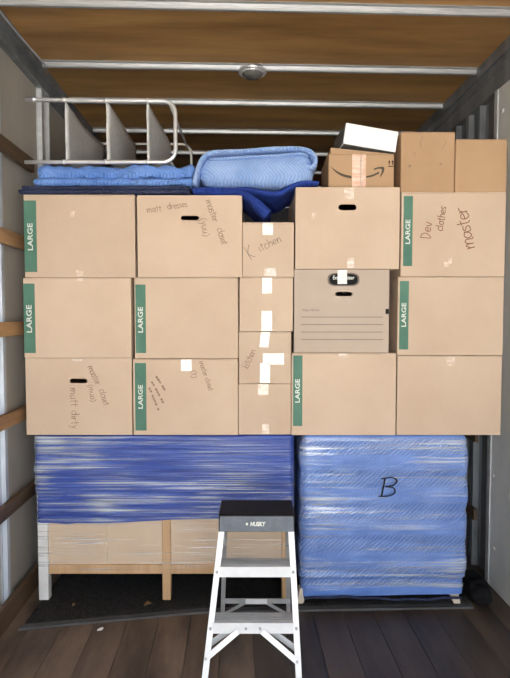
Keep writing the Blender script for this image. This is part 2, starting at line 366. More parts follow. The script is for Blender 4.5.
def rounded_blob(w, d, h, r, n=(40, 24, 14), amp=0.0, nscale=6.0, seed=0, top=None):
    """rounded, lumpy box with its base centre at the origin"""
    bm = bmesh.new(); vmap = {}
    nx, ny, nz = n
    def V(i, j, k):
        key = (i, j, k)
        if key not in vmap: vmap[key] = bm.verts.new((i / nx - .5, j / ny - .5, k / nz - .5))
        return vmap[key]
    for i in range(nx):
        for j in range(ny):
            bm.faces.new((V(i, j, 0), V(i, j + 1, 0), V(i + 1, j + 1, 0), V(i + 1, j, 0)))
            bm.faces.new((V(i, j, nz), V(i + 1, j, nz), V(i + 1, j + 1, nz), V(i, j + 1, nz)))
    for i in range(nx):
        for k in range(nz):
            bm.faces.new((V(i, 0, k), V(i + 1, 0, k), V(i + 1, 0, k + 1), V(i, 0, k + 1)))
            bm.faces.new((V(i, ny, k), V(i, ny, k + 1), V(i + 1, ny, k + 1), V(i + 1, ny, k)))
    for j in range(ny):
        for k in range(nz):
            bm.faces.new((V(0, j, k), V(0, j, k + 1), V(0, j + 1, k + 1), V(0, j + 1, k)))
            bm.faces.new((V(nx, j, k), V(nx, j + 1, k), V(nx, j + 1, k + 1), V(nx, j, k + 1)))
    hf = Vector((w / 2, d / 2, h / 2)); off = Vector((seed * 3.7, seed * 1.3, seed * 2.1))
    for v in bm.verts:
        p = Vector((v.co.x * w, v.co.y * d, v.co.z * h))
        q = Vector([max(-(hf[a] - r), min(hf[a] - r, p[a])) for a in range(3)])
        dv = p - q
        nrm = dv.normalized() if dv.length > 1e-6 else Vector((0, 0, 1))
        p = q + nrm * min(r, dv.length if dv.length < r else r)
        if amp:
            k = noise.noise((p + off) * nscale) + 0.5 * noise.noise((p + off) * nscale * 2.3)
            a = amp * k
            if p.z < -hf.z + 0.3 * h: a = min(a, 0) if nrm.z < -0.3 else a * 0.6
            p = p + nrm * a
        if top: p.z = top(p.x, p.z + hf.z) - hf.z
        v.co = (p.x, p.y, max(p.z + hf.z, 0.0))
    me = bpy.data.meshes.new('blob'); bm.to_mesh(me); bm.free()
    return me

def wrapped(w, d, z0, z1, r=0.03, step=0.009, disp=None, off=0.0, cap=True, edge=None):
    """skin around a box w x d between z0 and z1 (rounded corners), displaced outward by disp(u, z); front is y=-d/2"""
    pts = []
    hw, hd = w / 2, d / 2
    def seg(a, b):
        n = max(2, int((Vector(b) - Vector(a)).length / step))
        for i in range(n): pts.append((a[0] + (b[0] - a[0]) * i / n, a[1] + (b[1] - a[1]) * i / n, None))
    corners = [((hw - r, -hd + r), -PI / 2), ((hw - r, hd - r), 0), ((-hw + r, hd - r), PI / 2), ((-hw + r, -hd + r), PI)]
    cur = (-hw + r, -hd)
    ring = []
    for (c, a0) in corners:
        st = (c[0] + r * math.cos(a0), c[1] + r * math.sin(a0))
        n = max(2, int(math.dist(cur, st) / step))
        nx, ny = math.cos(a0), math.sin(a0)
        for i in range(n): ring.append((cur[0] + (st[0] - cur[0]) * i / n, cur[1] + (st[1] - cur[1]) * i / n, nx, ny))
        for i in range(5):
            a = a0 + PI / 2 * i / 5
            ring.append((c[0] + r * math.cos(a), c[1] + r * math.sin(a), math.cos(a), math.sin(a)))
        cur = (c[0] + r * math.cos(a0 + PI / 2), c[1] + r * math.sin(a0 + PI / 2))
    n = len(ring); nz = max(2, int((z1 - z0) / step)); vs = []; fs = []
    for k in range(nz + 1):
        z = z0 + (z1 - z0) * k / nz
        for i, (x, y, nx, ny) in enumerate(ring):
            zz = z
            if edge and k == 0: zz = z + edge(x, y)
            elif edge and k < 6: zz = z + edge(x, y) * (1 - k / 6)
            a = off + (disp(x, y, zz) if disp else 0)
            vs.append((x + nx * a, y + ny * a, zz))
    for k in range(nz):
        for i in range(n):
            fs.append((k * n + i, k * n + (i + 1) % n, (k + 1) * n + (i + 1) % n, (k + 1) * n + i))
    if cap: fs.append(tuple(range(nz * n, (nz + 1) * n)))
    me = bpy.data.meshes.new('wrap'); me.from_pydata(vs, [], fs); me.validate()
    return me

# ================================================================== THE TRUCK BODY
XL, XR = -1.04, 1.32
Y0, Y1 = -1.3, 6.2
ZC = 2.655                       # plywood underside
BOWZ = 2.63

# floor
fl = struct(MB().box(XL - .06, XR + .06, Y0, Y1, -0.12, -0.022).build('floor', M['slat_dark']), 'dark worn wooden truck floor of long planks', 'floor')
x = XL; k = 0
pw = (XR - XL) / 17
plank_me = MB().box(-pw / 2 + .0009, pw / 2 - .0009, Y0, Y1, -0.022, 0.0).mesh('plank')
plank_me.materials.append(M['plank'])
plank_me2 = plank_me.copy(); plank_me2.materials.clear(); plank_me2.materials.append(M['plank_worn'])
for k in range(17):
    o = link('plank', plank_me2 if k < 8 else plank_me, None, fl); o.location = (XL + pw * (k + .5), 0, 0)
    b = o.modifiers.new('bevel', 'BEVEL'); b.width = 0.0012; b.segments = 1

# walls
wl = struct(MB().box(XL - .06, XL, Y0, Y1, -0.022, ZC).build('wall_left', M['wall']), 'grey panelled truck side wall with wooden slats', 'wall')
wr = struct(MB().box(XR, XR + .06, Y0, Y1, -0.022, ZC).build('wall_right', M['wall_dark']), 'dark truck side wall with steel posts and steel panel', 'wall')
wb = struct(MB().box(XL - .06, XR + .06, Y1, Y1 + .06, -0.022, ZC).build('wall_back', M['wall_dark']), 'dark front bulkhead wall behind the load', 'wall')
# left wall: posts, slats
def hat(y, wd, dep, z0, z1, X, sgn):
    """hat-section post standing on a wall at X, protruding towards sgn"""
    prof = [(y - wd, 0), (y - wd, .004), (y - wd * .55, .004), (y - wd * .45, dep), (y + wd * .45, dep), (y + wd * .55, .004), (y + wd, .004), (y + wd, 0)]
    return MB().prism([(X + sgn * d, yy) for yy, d in prof], 'z', z0, z1)
for y in (0.15, 0.86, 1.57, 2.30):
    hat(y, .030, .022, 0.0, ZC - .106, XL, 1).build('wall_post', M['post_white'], wl)
for y in (2.80, 2.905, 3.45, 3.95):
    hat(y, .022, .024, 0.0, ZC - .106, XL, 1).build('wall_post', M['galv'], wl)
for i, (z, hgt, m) in enumerate(((2.10, .064, 'slat_dark'), (1.705, .064, 'slat'), (1.302, .064, 'slat'), (.902, .062, 'slat'), (.510, .062, 'slat_dark'), (.056, .10, 'slat_dark'))):
    MB().box(XL + .0225, XL + .046, Y0 + .02, 2.62 if i < 5 else 3.2, z - hgt / 2, z + hgt / 2).build('wall_slat', M[m], wl, bevel=.002)
# top rails
t1 = struct(MB().box(XL, XL + .050, Y0, Y1, ZC - .042, ZC).box(XL, XL + .022, Y0, Y1, ZC - .105, ZC - .042).box(XL + .022, XL + .034, Y0, Y1, ZC - .105, ZC - .094).build('trim_1', M['galv_dull']), 'grey steel top rail along the slatted wall', 'rail')
t2 = struct(MB().box(XR - .055, XR, Y0, Y1, ZC - .055, ZC).box(XR - .04, XR, Y0, Y1, ZC - .19, ZC - .055).box(XR - .050, XR - .04, Y0, Y1, ZC - .105, ZC - .092).build('trim_2', M['galv_dull']), 'grey steel top rail above the steel wall panel', 'rail')
wire = [(XL + .075 + .012 * math.sin(y * 5), y, ZC - .012 - .012 * (1 + math.sin(y * 3.1))) for y in [1.2 + i * .06 for i in range(26)]]
MB().tube(wire, .004, 6).build('cable', M['post_white'], t1)
# right wall: posts, panel with rivets, dark slats
for y in (2.73, 2.86, 3.02, 3.6, 4.1):
    hat(y, .036, .036, 0.0, ZC - .19, XR, -1).build('wall_post', M['galv_dull'], wr)
for z in (.30, .72, 1.15, 1.6):
    MB().box(XR - .052, XR - .0365, 2.66, 3.3, z - .03, z + .03).build('wall_slat', M['slat_dark'], wr)
pn = MB().box(XR - .044, XR, Y0, 2.53, 0.004, ZC - .195).build('steel_panel', M['steel_panel'], wr)
MB().box(XR - .049, XR - .0441, 2.505, 2.536, 0.004, ZC - .195).build('panel_edge', M['galv'], pn)
rv = MB().lathe([(.0115, 0), (.0105, .004), (.006, .007), (.001, .008)], 10).mesh('rivet'); rv.materials.append(M['galv'])
for y in (1.8, 2.10, 2.30, 2.46):
    for kz in range(7):
        o = link('rivet', rv, None, pn); o.location = (XR - .044, y + (kz % 2) * .02, .16 + kz * .355 + (.05 if y > 2.4 else 0)); o.rotation_euler = (0, -PI / 2, 0)

# ceiling: plywood sheets between steel roof bows
ce = struct(MB().box(XL - .06, XR + .06, Y0, Y1 + .06, ZC + .014, ZC + .06).build('ceiling', M['wall_dark']), 'brown plywood truck ceiling crossed by steel roof bows', 'ceiling')
bowY = [pixz(255, py, BOWZ).y for py in (11, 71, 106, 134.5, 155.5)]
sp = bowY[1] - bowY[0]
bows = [bowY[0] - sp * i for i in (6, 5, 4, 3, 2, 1)] + bowY + [bowY[-1] + sp * i for i in (1, 2, 3)]
edges = [Y0] + [b for b in bows if b > Y0 + .1] + [Y1]
for i in range(len(edges) - 1):
    MB().box(XL, XR, edges[i] + .002, edges[i + 1] - .002, ZC, ZC + .013).build('plywood_sheet', M['ply'], ce)
for y in edges[1:-1]:
    prof = [(y - .030, ZC), (y - .030, ZC - .003), (y - .015, ZC - .004), (y - .012, BOWZ + .006), (y - .007, BOWZ), (y + .007, BOWZ), (y + .012, BOWZ + .006), (y + .015, ZC - .004), (y + .030, ZC - .003), (y + .030, ZC)]
    MB().prism(prof, 'x', XL + .055, XR - .055).build('roof_bow', M['bow'], ce)

# yard behind the truck (the daylight outside)
g = struct(MB().box(-30, 30, -60, 30, -1.05, -0.95).build('ground', M['ground']), 'pale concrete yard outside the open truck', 'ground')

# dome lamp under the second visible bow
p = LROT @ pixz(252, 74, BOWZ)
dl = thing('dome_light', 'small round chrome dome light under a roof bow', 'light', (p.x, bowY[1] - .004, BOWZ), frame=False)
MB().lathe([(.036, 0), (.072, -.001), (.074, -.010), (.062, -.014), (.058, -.012)], 28).build('base', M['chrome'], dl, True)
MB().lathe([(.056, -.012), (.052, -.022), (.036, -.034), (.018, -.040), (.002, -.041)], 28).build('lens', M['lens'], dl, True)
MB().lathe([(.060, -.013), (.0605, -.019), (.055, -.020), (.054, -.013)], 28).build('rim', M['chrome'], dl, True)

# ================================================================== THE LOAD
YF = 2.36
ZB = pix(255, 435, YF).z         # top of the furniture = underside of the boxes
def zpx(py, Y=YF): return pix(255, py, Y).z
S = YF / F * 1.0
TZ = ZB

# ---- floor mat
p0 = pixz(18, 631, 0); p1 = pixz(200, 614, 0); p2 = pixz(300, 612, 0); p3 = pixz(474, 609, 0)
mt = thing('floor_mat', 'black rough rubber mat under the wrapped furniture', 'mat', (0, 2.6, 0))
outline = [(p0.x, p0.y - 2.6), (p1.x, p1.y - 2.6), (p2.x, p2.y - 2.6), (p3.x, p3.y - 2.6), (p3.x + .02, .42), (p0.x + .07, .42)]
bm = bmesh.new(); nx, ny = 150, 44
def front_y(x):
    pts = outline[:4]
    for a, b in zip(pts, pts[1:]):
        if x <= b[0]: t = (x - a[0]) / (b[0] - a[0]); return a[1] + (b[1] - a[1]) * t
    return pts[-1][1]
grid = []
for j in range(ny + 1):
    row = []
    for i in range(nx + 1):
        xx = p0.x + .012 + (p3.x - p0.x - .012) * i / nx
        fy = front_y(xx) + .030
        yy = fy + (.42 - fy) * j / ny
        zz = .008 + .004 * (1 + noise.noise((xx * 60, yy * 60, 0))) * (0 if j in (0, ny) else 1)
        row.append(bm.verts.new((xx, yy, zz)))
    grid.append(row)
for j in range(ny):
    for i in range(nx): bm.faces.new((grid[j][i], grid[j][i + 1], grid[j + 1][i + 1], grid[j + 1][i]))
me = bpy.data.meshes.new('pile'); bm.to_mesh(me); bm.free()
link('pile', me, M['mat_black'], mt, True)
bd = MB()
for a, b in zip(outline[:4], outline[1:4]):
    bd.add([(a[0], a[1], .0005), (b[0], b[1], .0005), (b[0], b[1] + .036, .0005), (a[0], a[1] + .036, .0005), (a[0], a[1] + .006, .007), (b[0], b[1] + .006, .007), (b[0], b[1] + .034, .009), (a[0], a[1] + .034, .009)],
           [(0, 3, 2, 1), (4, 5, 6, 7), (0, 1, 5, 4), (1, 2, 6, 5), (2, 3, 7, 6), (3, 0, 4, 7)])
bd.build('border', M['mat_edge'], mt)
ZM = .0165

# ---- long console wrapped in film
xa = pix(36, 500, 2.375).x; xb = pix(293, 500, 2.375).x
CW = xb - xa; CD = .45; CX = (xa + xb) / 2
co = thing('console_table', 'long low wooden console wrapped in royal blue pad and clear film', 'furniture', (CX, 2.375 + CD / 2, ZM))
def clx(px, Y=2.375): return pix(px, 500, Y).x - CX
def clz(py, Y=2.375): return pix(255, py, Y).z - ZM
topz = ZB - ZM - .004
for s, (a, b, m) in enumerate(((36.5, 46.5, 'paint_white'), (161.5, 170, 'pine'), (282, 291, 'pine'))):
    MB().box(clx(a), clx(b), -CD / 2 + .004, -CD / 2 + .042, 0, topz - .02).build('leg', M[m], co, bevel=.003)
for (a, b) in ((36.5, 46.5), (282, 291)):
    MB().box(clx(a), clx(b), CD / 2 - .042, CD / 2 - .004, 0, topz - .02).build('leg', M['paint_white'], co, bevel=.003)
MB().box(clx(46.5), clx(105), -CD / 2 + .020, -CD / 2 + .030, clz(568), topz - .02).build('back_panel', M['back_board'], co)
MB().box(clx(105.4), clx(282), -CD / 2 + .020, -CD / 2 + .030, clz(568), topz - .02).build('back_panel', M['back_board'], co)
MB().box(clx(46.5), clx(161.5), -CD / 2 + .010, -CD / 2 + .034, clz(575), clz(566)).build('rail', M['pine'], co, bevel=.002)
MB().box(clx(170), clx(282), -CD / 2 + .010, -CD / 2 + .034, clz(575), clz(566)).build('rail', M['pine'], co, bevel=.002)
MB().box(clx(38), clx(291), -CD / 2 + .043, CD / 2 - .043, clz(575), clz(566)).build('bottom_board', M['back_board'], co)
MB().box(clx(38), clx(291), -CD / 2 + .002, CD / 2 - .002, topz - .02, topz - .004).build('table_top', M['pine'], co)
def crinkle(x, y, z):
    a = noise.noise((x * 2.2, y * 2.2, z * 26 + x * 3)); b = noise.noise((x * 5 + 9, y * 4, z * 60 - x * 4))
    return .005 + .0055 * a + .0028 * b
edge = lambda x, y: .010 * math.sin(x * 5 + .6) + .006 * noise.noise((x * 14, y * 9, 3))
link('moving_pad', wrapped(CW, CD, clz(521), topz - .002, .022, .008, crinkle, 0.0, True, edge), M['pad_wrap'], co, True)
link('stretch_film', wrapped(CW, CD, clz(521), topz - .002, .022, .008, crinkle, .006, False, edge), M['film_dark'], co, True)
def crinkle2(x, y, z):
    return .002 + .002 * noise.noise((x * 2.2, y * 2.2, z * 40 + x * 2)) + .001 * noise.noise((x * 5, y * 5, z * 90))
link('stretch_film', wrapped(CW, CD, clz(570), clz(523), .015, .008, crinkle2, .0, False, lambda x, y: .006 * math.sin(x * 9)), M['film_clear'], co, True)

# ---- chest wrapped in a light blue quilted pad
YC = 2.335
xa = pix(299, 500, YC).x; xb = pix(470, 500, YC).x
KW = xb - xa; KD = .50; KX = (xa + xb) / 2
ch = thing('wrapped_chest', 'squat chest wrapped in blue quilted pad and film, marked with letter B', 'furniture', (KX, YC + KD / 2, ZM))
def klx(px): return pix(px, 500, YC).x - KX
def klz(py): return pix(255, py, YC).z - ZM
topk = ZB - ZM - .001
def pillow(x, y, z):
    band = abs(math.sin(z * PI / .152 + .25 * math.sin(x * 4)))
    a = .010 * band ** .6 + .006 * noise.noise((x * 3, y * 3, z * 9)) + .0025 * noise.noise((x * 8, y * 8, z * 40))
    if z < .13: a -= .012
    e = max(0, (z - topk + .05) / .05); a -= .020 * e * e
    return a
link('moving_pad', wrapped(KW - .01, KD, klz(597), topk, .035, .0075, pillow, -.006, True, lambda x, y: .008 * math.sin(x * 4)), M['pad_chest'], ch, True)
link('stretch_film', wrapped(KW - .01, KD, klz(590), topk - .006, .035, .0085, pillow, -.003, False, lambda x, y: .012 * math.sin(x * 5 + 1)), M['film_chest'], ch, True)
MB().box(-KW / 2 + .04, KW / 2 - .045, -KD / 2 + .018, KD / 2 - .03, .045, .075).build('base', M['plastic_black'], ch, bevel=.006)
hem = [(-KW / 2 + .025 + (KW - .06) * t, -KD / 2 - .002 + .004 * math.sin(t * 30), klz(598) + .006 * math.sin(t * 7)) for t in [i / 40 for i in range(41)]]
MB().tube(hem, .006, 6).build('pad_hem', M['pad_navy'], ch, True)
for sx, (pxa, pxb, pxc) in ((-1, (297, 304, 307)), (1, (464, 457, 453))):
    for yy in (-KD / 2 + .036, KD / 2 - .06):
        xo, xi, xt = klx(pxa), klx(pxb), klx(pxc)
        xm = xt
        f = MB()
        a = [(xo + sx * 0.0, 0), (xi, 0), (xt - sx * .012, .072), (xo - sx * .016, .072)]
        f.prism(a, 'y', yy - .022, yy + .022)
        f.build('foot', M['foot_wood'], ch, bevel=.003)
mb = MB()
handwrite(mb, 'B', 0, 0, 0.0, (495 - 475) * YC / F / 1.95, -KD / 2 - .016, .0052, .01, 3)
for i, v in enumerate(mb.v): mb.v[i] = (klx(379) + v[0] * 1.45, v[1], klz(495) + v[2] - .12 * v[0])
mb.build('marker_letter', M['plastic_black'], ch)

# ---- cardboard boxes
def stadium(cx, cz, wd, hg, n=6):
    r = hg / 2; pts = []
    for k in range(n + 1): a = -PI / 2 + PI * k / n; pts.append((cx + wd / 2 - r + r * math.cos(a), cz + r * math.sin(a)))
    for k in range(n + 1): a = PI / 2 + PI * k / n; pts.append((cx - wd / 2 + r + r * math.cos(a), cz + r * math.sin(a)))
    return pts
class Carton:
    def __init__(s, label, x0, x1, z0, z1, yf=YF, depth=.55, mat='card', hole=None, rotz=0, group=None, name='cardboard_box', tilt=None):
        """x0,x1 are pixel columns at the front plane; z0,z1 heights in metres"""
        s.yf = yf; s.mat = mat; s.d = depth
        pa = pix(x0, (339), yf).x; pb = pix(x1, 339, yf).x
        # pixel columns measured at mid height of the box
        zc = (z0 + z1) / 2; k = (pix(x0, 339, yf)); 
        s.w = pb - pa; s.cx = (pa + pb) / 2
        # pitch makes columns drift with height: correct to the box's own height
        dist = lambda z: (yf * math.cos(PITCH) - (z - CAM_H) * math.sin(PITCH))
        s.cx *= dist(zc) / dist(pix(255, 339, yf).z); s.w *= dist(zc) / dist(pix(255, 339, yf).z)
        s.h = z1 - z0; s.z0 = z0
        s.o = thing(name, label, 'box', (s.cx, yf + depth / 2, z0), rotz, group)
        s.o['group'] = group or 'stacked moving boxes'
        s.y = -depth / 2
        w2, d2, h = s.w / 2, depth / 2, s.h - .0016
        fh = .0032
        bm = bmesh.new()
        def quad(*v): bm.faces.new([bm.verts.new(q) for q in v])
        zt = h - fh
        quad((-w2, d2, 0), (w2, d2, 0), (w2, -d2, 0), (-w2, -d2, 0))
        quad((-w2, -d2, zt), (w2, -d2, zt), (w2, d2, zt), (-w2, d2, zt))
        quad((w2, -d2, 0), (w2, d2, 0), (w2, d2, zt), (w2, -d2, zt))
        quad((-w2, d2, 0), (-w2, -d2, 0), (-w2, -d2, zt), (-w2, d2, zt))
        quad((w2, d2, 0), (-w2, d2, 0), (-w2, d2, zt), (w2, d2, zt))
        if hole:
            hx, hz = s.fp(*hole[:2]); hw, hh = hole[2] * YF / F, hole[3] * YF / F
            vo = [bm.verts.new(q) for q in ((-w2, -d2, 0), (w2, -d2, 0), (w2, -d2, zt), (-w2, -d2, zt))]
            vi = [bm.verts.new((a, -d2, b)) for a, b in stadium(hx, hz, hw, hh)]
            vb = [bm.verts.new((a, -d2 + .007, b)) for a, b in stadium(hx, hz, hw, hh)]
            es = [bm.edges.new((vo[i], vo[(i + 1) % 4])) for i in range(4)] + [bm.edges.new((vi[i], vi[(i + 1) % len(vi)])) for i in range(len(vi))]
            bmesh.ops.triangle_fill(bm, edges=es, use_beauty=True, use_dissolve=False)
            for i in range(len(vi)):
                j = (i + 1) % len(vi); bm.faces.new((vi[i], vi[j], vb[j], vb[i]))
        else:
            quad((-w2, -d2, 0), (w2, -d2, 0), (w2, -d2, zt), (-w2, -d2, zt))
        bmesh.ops.remove_doubles(bm, verts=bm.verts, dist=1e-5)
        bmesh.ops.recalc_face_normals(bm, faces=bm.faces)
        me = bpy.data.meshes.new('body'); bm.to_mesh(me); bm.free()
        s.body = link('body', me, M[mat], s.o)
        if not hole:
            b = s.body.modifiers.new('bevel', 'BEVEL'); b.width = .0035; b.segments = 2
        for sy in (-1, 1):
            f = MB().box(-w2 + .001, w2 - .001, (-d2 if sy < 0 else .0015), (-.0015 if sy < 0 else d2), zt, h).build('flap', M[mat], s.o)
    def fp(s, px, py):
        p = pix(px, py, s.yf); return p.x - s.cx, p.z - s.z0
    def stripe(s, x0, x1, y0, y1, tc, tl):
        """green size stripe with the word LARGE reading upward"""
        a = s.fp(x0, y1); b = s.fp(x1, y0); y = s.y
        st = MB().box(a[0], b[0], y - .0006, y + .001, a[1], b[1]).build('size_stripe', M['green'], s.o); st['label'] = 'green printed stripe'
        c = s.fp((x0 + x1) / 2, tc)
        me = text_mesh('LARGE', tl * YF / F / 4.1, c[0] , c[1], PI / 2, y - .0010, bold=.0006, sx=1.28)
        link('lettering', me, M['print_white'], st)
    def tape(s, x0, x1, y0, y1, mat='tape', sk=0.0):
        a = s.fp(x0, y1); b = s.fp(x1, y0); y = s.y
        zt = min(b[1], s.h - .004); zb = max(a[1], .003)
        MB().prism([(a[0] - sk, zb), (b[0] - sk, zb), (b[0], zt), (a[0], zt)], 'y', y - .0007, y + .001).build('tape_strip', M[mat], s.o)
    def write(s, txt, px, py, ang, hpx, wd=.0035, mat='ink', seed=1, jit=.06, track=1.0):
        x, z = s.fp(px, py)
        mb = handwrite(MB(), txt, x, z, math.radians(ang), hpx * YF / F, s.y - .0012, wd, jit, seed, track)
        mb.build('handwriting', M[mat], s.o)

zc1 = [ZB, zpx(358), zpx(277.7), zpx(194.5)]
zc2 = [ZB, zpx(358.7), zpx(277), zpx(195)]
zc3 = [ZB, zpx(383.5), zpx(331.5), zpx(277), zpx(222)]
zc4 = [ZB, zpx(352.7), zpx(269), zpx(187.5)]
zc5 = [ZB, zpx(355.5), zpx(276.5), zpx(192)]

# column beside the slatted wall
b = Carton('moving box with hand hole and faint handwriting, under the stack by the slatted wall', 26, 132, zc1[0], zc1[1], hole=(78.5, 381, 18, 4.6), yf=2.362)
b.write('mutt dirty', 70, 388, -88, 4.6, .0028, 'ink_faint', 5)
b.write('master', 87.5, 367, -66, 4.0, .0028, 'ink_faint', 6, track=.85)
b.write('closet', 99.5, 390, -76, 3.8, .0028, 'ink_faint', 7, track=.85)
b.write('(mua)', 88, 385, -80, 3.6, .0026, 'ink_faint', 8)
b.tape(72, 82, 357, 361, 'tape_pale')
b = Carton('moving box with green LARGE stripe, in the middle of the stack by the slatted wall', 23.5, 131, zc1[1], zc1[2], yf=2.352)
b.stripe(24.5, 34.5, 283.5, 353, 319, 30)
b.tape(77, 83, 278, 281, 'tape_pale')
b = Carton('moving box with green LARGE stripe, under the navy pad by the slatted wall', 24, 135, zc1[2], zc1[3], yf=2.358)
b.stripe(25, 36, 200.5, 272, 237, 29)
b.tape(76, 83, 270, 276, 'tape_pale'); b.tape(71, 75, 211, 217, 'tape_pale', .006)

# second column
b = Carton('moving box with green LARGE stripe and several lines of small handwriting', 133, 238, zc2[0], zc2[1], yf=2.356)
b.stripe(135.5, 146, 363, 430.5, 397, 26)
b.tape(181, 191.5, 359, 371)
b.write('master closet', 199, 362, -71, 3.1, .0026, 'ink_faint', 9, track=.82)
b.write('(t)', 191, 371, -82, 3.6, .0026, 'ink_faint', 10)
b.write('~~~ ~~', 155, 377, -58, 2.6, .0022, 'ink_faint', 11)
b.write('~~ ~~~ ~~', 150.5, 382, -62, 2.6, .0022, 'ink_faint', 12)
b.write('~~ ~~~~ ~', 148, 388, -68, 2.6, .0022, 'ink_faint', 13)
b = Carton('moving box with green LARGE stripe, beneath the box marked with dresses', 134.5, 238.3, zc2[1], zc2[2], yf=2.366)
b.stripe(136, 145.5, 284.5, 353, 320, 28)
b = Carton('moving box with hand hole and faint handwriting about dresses and closet', 137.5, 242, zc2[2], zc2[3], hole=(190, 218, 18, 4.6), yf=2.36)
b.write('matt', 147, 212.5, 6, 3.6, .0028, 'ink_faint', 14)
b.write('dresses', 168, 209.5, 8, 3.6, .0028, 'ink_faint', 15, track=.85)
b.write('master', 205.5, 201, -70, 4.2, .0030, 'ink_faint', 16, track=.9)
b.write('closet', 217, 229, -74, 4.0, .0030, 'ink_faint', 17, track=.8)
b.write('(yuu)', 200.5, 219, -80, 4.2, .0028, 'ink_faint', 18)

# column of small boxes
b = Carton('small moving box at the bottom of the narrow column, standing on the console', 238.4, 291, zc3[0], zc3[1], yf=2.366, depth=.42, group='narrow column of small boxes')
b.tape(258, 268.5, 384, 395, 'tape_pale'); b.tape(262, 269, 424, 434, 'tape_pale')
b = Carton('small moving box with bent clear tape and slanted handwriting', 238.8, 291.2, zc3[1], zc3[2], yf=2.362, depth=.42, group='narrow column of small boxes')
b.tape(261, 270, 332, 347, sk=.008); b.tape(260, 270, 363, 383); b.tape(263, 284, 353.5, 364.5)
b.write('kitchen', 248, 369, 66, 4.0, .0028, 'ink_faint', 19, track=.75)
b = Carton('small plain moving box with two vertical tape strips', 239.5, 293, zc3[2], zc3[3], yf=2.358, depth=.42, group='narrow column of small boxes')
b.tape(262, 272, 277.5, 293.5); b.tape(261.5, 272, 311, 331)
b = Carton('small moving box with kitchen scrawled across it, top of the narrow column', 242.4, 294, zc3[3], zc3[4], yf=2.36, depth=.42, group='narrow column of small boxes')
b.tape(262.5, 273, 223, 235); b.tape(264, 276, 268, 277, 'tape_pale')
b.write('K', 249.5, 259, 30, 6.6, .0026, 'ink_mid', 20)
b.write('itchen', 260, 251.5, 25, 4.6, .0026, 'ink_mid', 21, track=1.02)

# fourth column with the file box
b = Carton('moving box with green LARGE stripe, beneath the printed file box', 291.5, 396, zc4[0], zc4[1], yf=2.354)
b.stripe(293, 302.5, 355.5, 426, 391, 26)
b.tape(339, 347, 353, 357, 'tape_pale')
fb = Carton('pale grey-tan file box with black oval badge and ruled lines', 294.2, 389, zc4[1], zc4[2], hole=(344, 294, 17, 4.4), yf=2.366, depth=.40, mat='card_pale', name='file_box')
def badge(pts, y0, mat, name):
    q = [fb.fp(a, b_) for a, b_ in pts]
    return MB().prism(q, 'y', fb.y - y0, fb.y + .001).build(name, M[mat], fb.o)
def octo(cx, cy, hx, hy, n=28):
    return [(cx + hx * math.copysign(abs(math.cos(2 * PI * k / n)) ** .45, math.cos(2 * PI * k / n)), cy + hy * math.copysign(abs(math.sin(2 * PI * k / n)) ** .75, math.sin(2 * PI * k / n))) for k in range(n)]
badge(octo(343.5, 279.5, 16, 6.8), .0006, 'print_grey', 'badge_rim')
bdg = badge(octo(343.5, 279.5, 14.2, 5.6), .0010, 'print_dark', 'badge')
c = fb.fp(343.5, 277.8)
link('lettering', text_mesh('Economizer', 5.2 * YF / F, c[0], c[1], 0, fb.y - .0014, bold=.0004, sx=.86), M['print_white'], bdg)
a = fb.fp(337.5, 284); b2 = fb.fp(347, 270)
MB().prism([(a[0], a[1]), (b2[0], a[1]), (b2[0], b2[1]), (a[0], b2[1])], 'y', fb.y - .0022, fb.y - .0016).build('tape_strip', M['tape'], fb.o)
for py in (317, 324.5, 332, 339.5):
    a = fb.fp(301, py); b2 = fb.fp(383, py + .6)
    MB().box(a[0], b2[0], fb.y - .0006, fb.y + .001, a[1] - .0016, a[1] + .0012).build('ruled_line', M['print_grey'], fb.o)
c = fb.fp(311, 310)
link('lettering', text_mesh('Range of file nos.', 3.0 * YF / F, c[0], c[1], 0, fb.y - .0008, sx=.85), M['print_grey'], fb.o)
a = fb.fp(385.5, 314); b2 = fb.fp(389, 309)
MB().box(a[0], fb.w / 2 - .0005, fb.y - .0006, fb.y + .001, a[1], b2[1]).build('side_notch', M['print_dark'], fb.o)
b = Carton('plain moving box with hand hole standing on the printed file box', 295.5, 399.5, zc4[2], zc4[3], hole=(347.5, 207.3, 18, 6.0), yf=2.35)
b.tape(347, 354, 258, 268, 'tape_pale'); b.tape(312, 315.5, 213, 219, 'tape_pale', .004); b.tape(344, 354, 188, 199, 'tape_pale')

# column beside the steel wall
b = Carton('plain moving box standing on the wrapped chest beside the steel wall', 397, 501.5, zc5[0], zc5[1], yf=2.356)
b.tape(446, 455, 357, 366, 'tape_pale')
b = Carton('moving box with green LARGE stripe, under the box marked master', 397.5, 503.5, zc5[1], zc5[2], yf=2.362)
b.stripe(399, 409, 281, 349.5, 315, 26)
b = Carton('moving box with green LARGE stripe and brown handwriting reading master', 401, 505.5, zc5[2], zc5[3], yf=2.356)
b.stripe(403, 413, 196, 266, 232, 26)
b.write('Dev', 430, 239, 84, 5.4, .0034, 'ink_brown', 22)
b.write('clothes', 442.5, 231, 82, 4.4, .0034, 'ink_brown', 23, track=.9)
b.write('master', 475, 248, 103, 8.0, .0042, 'ink_brown', 24, track=.86)
b.tape(448, 452, 258, 264, 'tape_pale'); b.tape(444, 449, 262, 267, 'tape_pale')

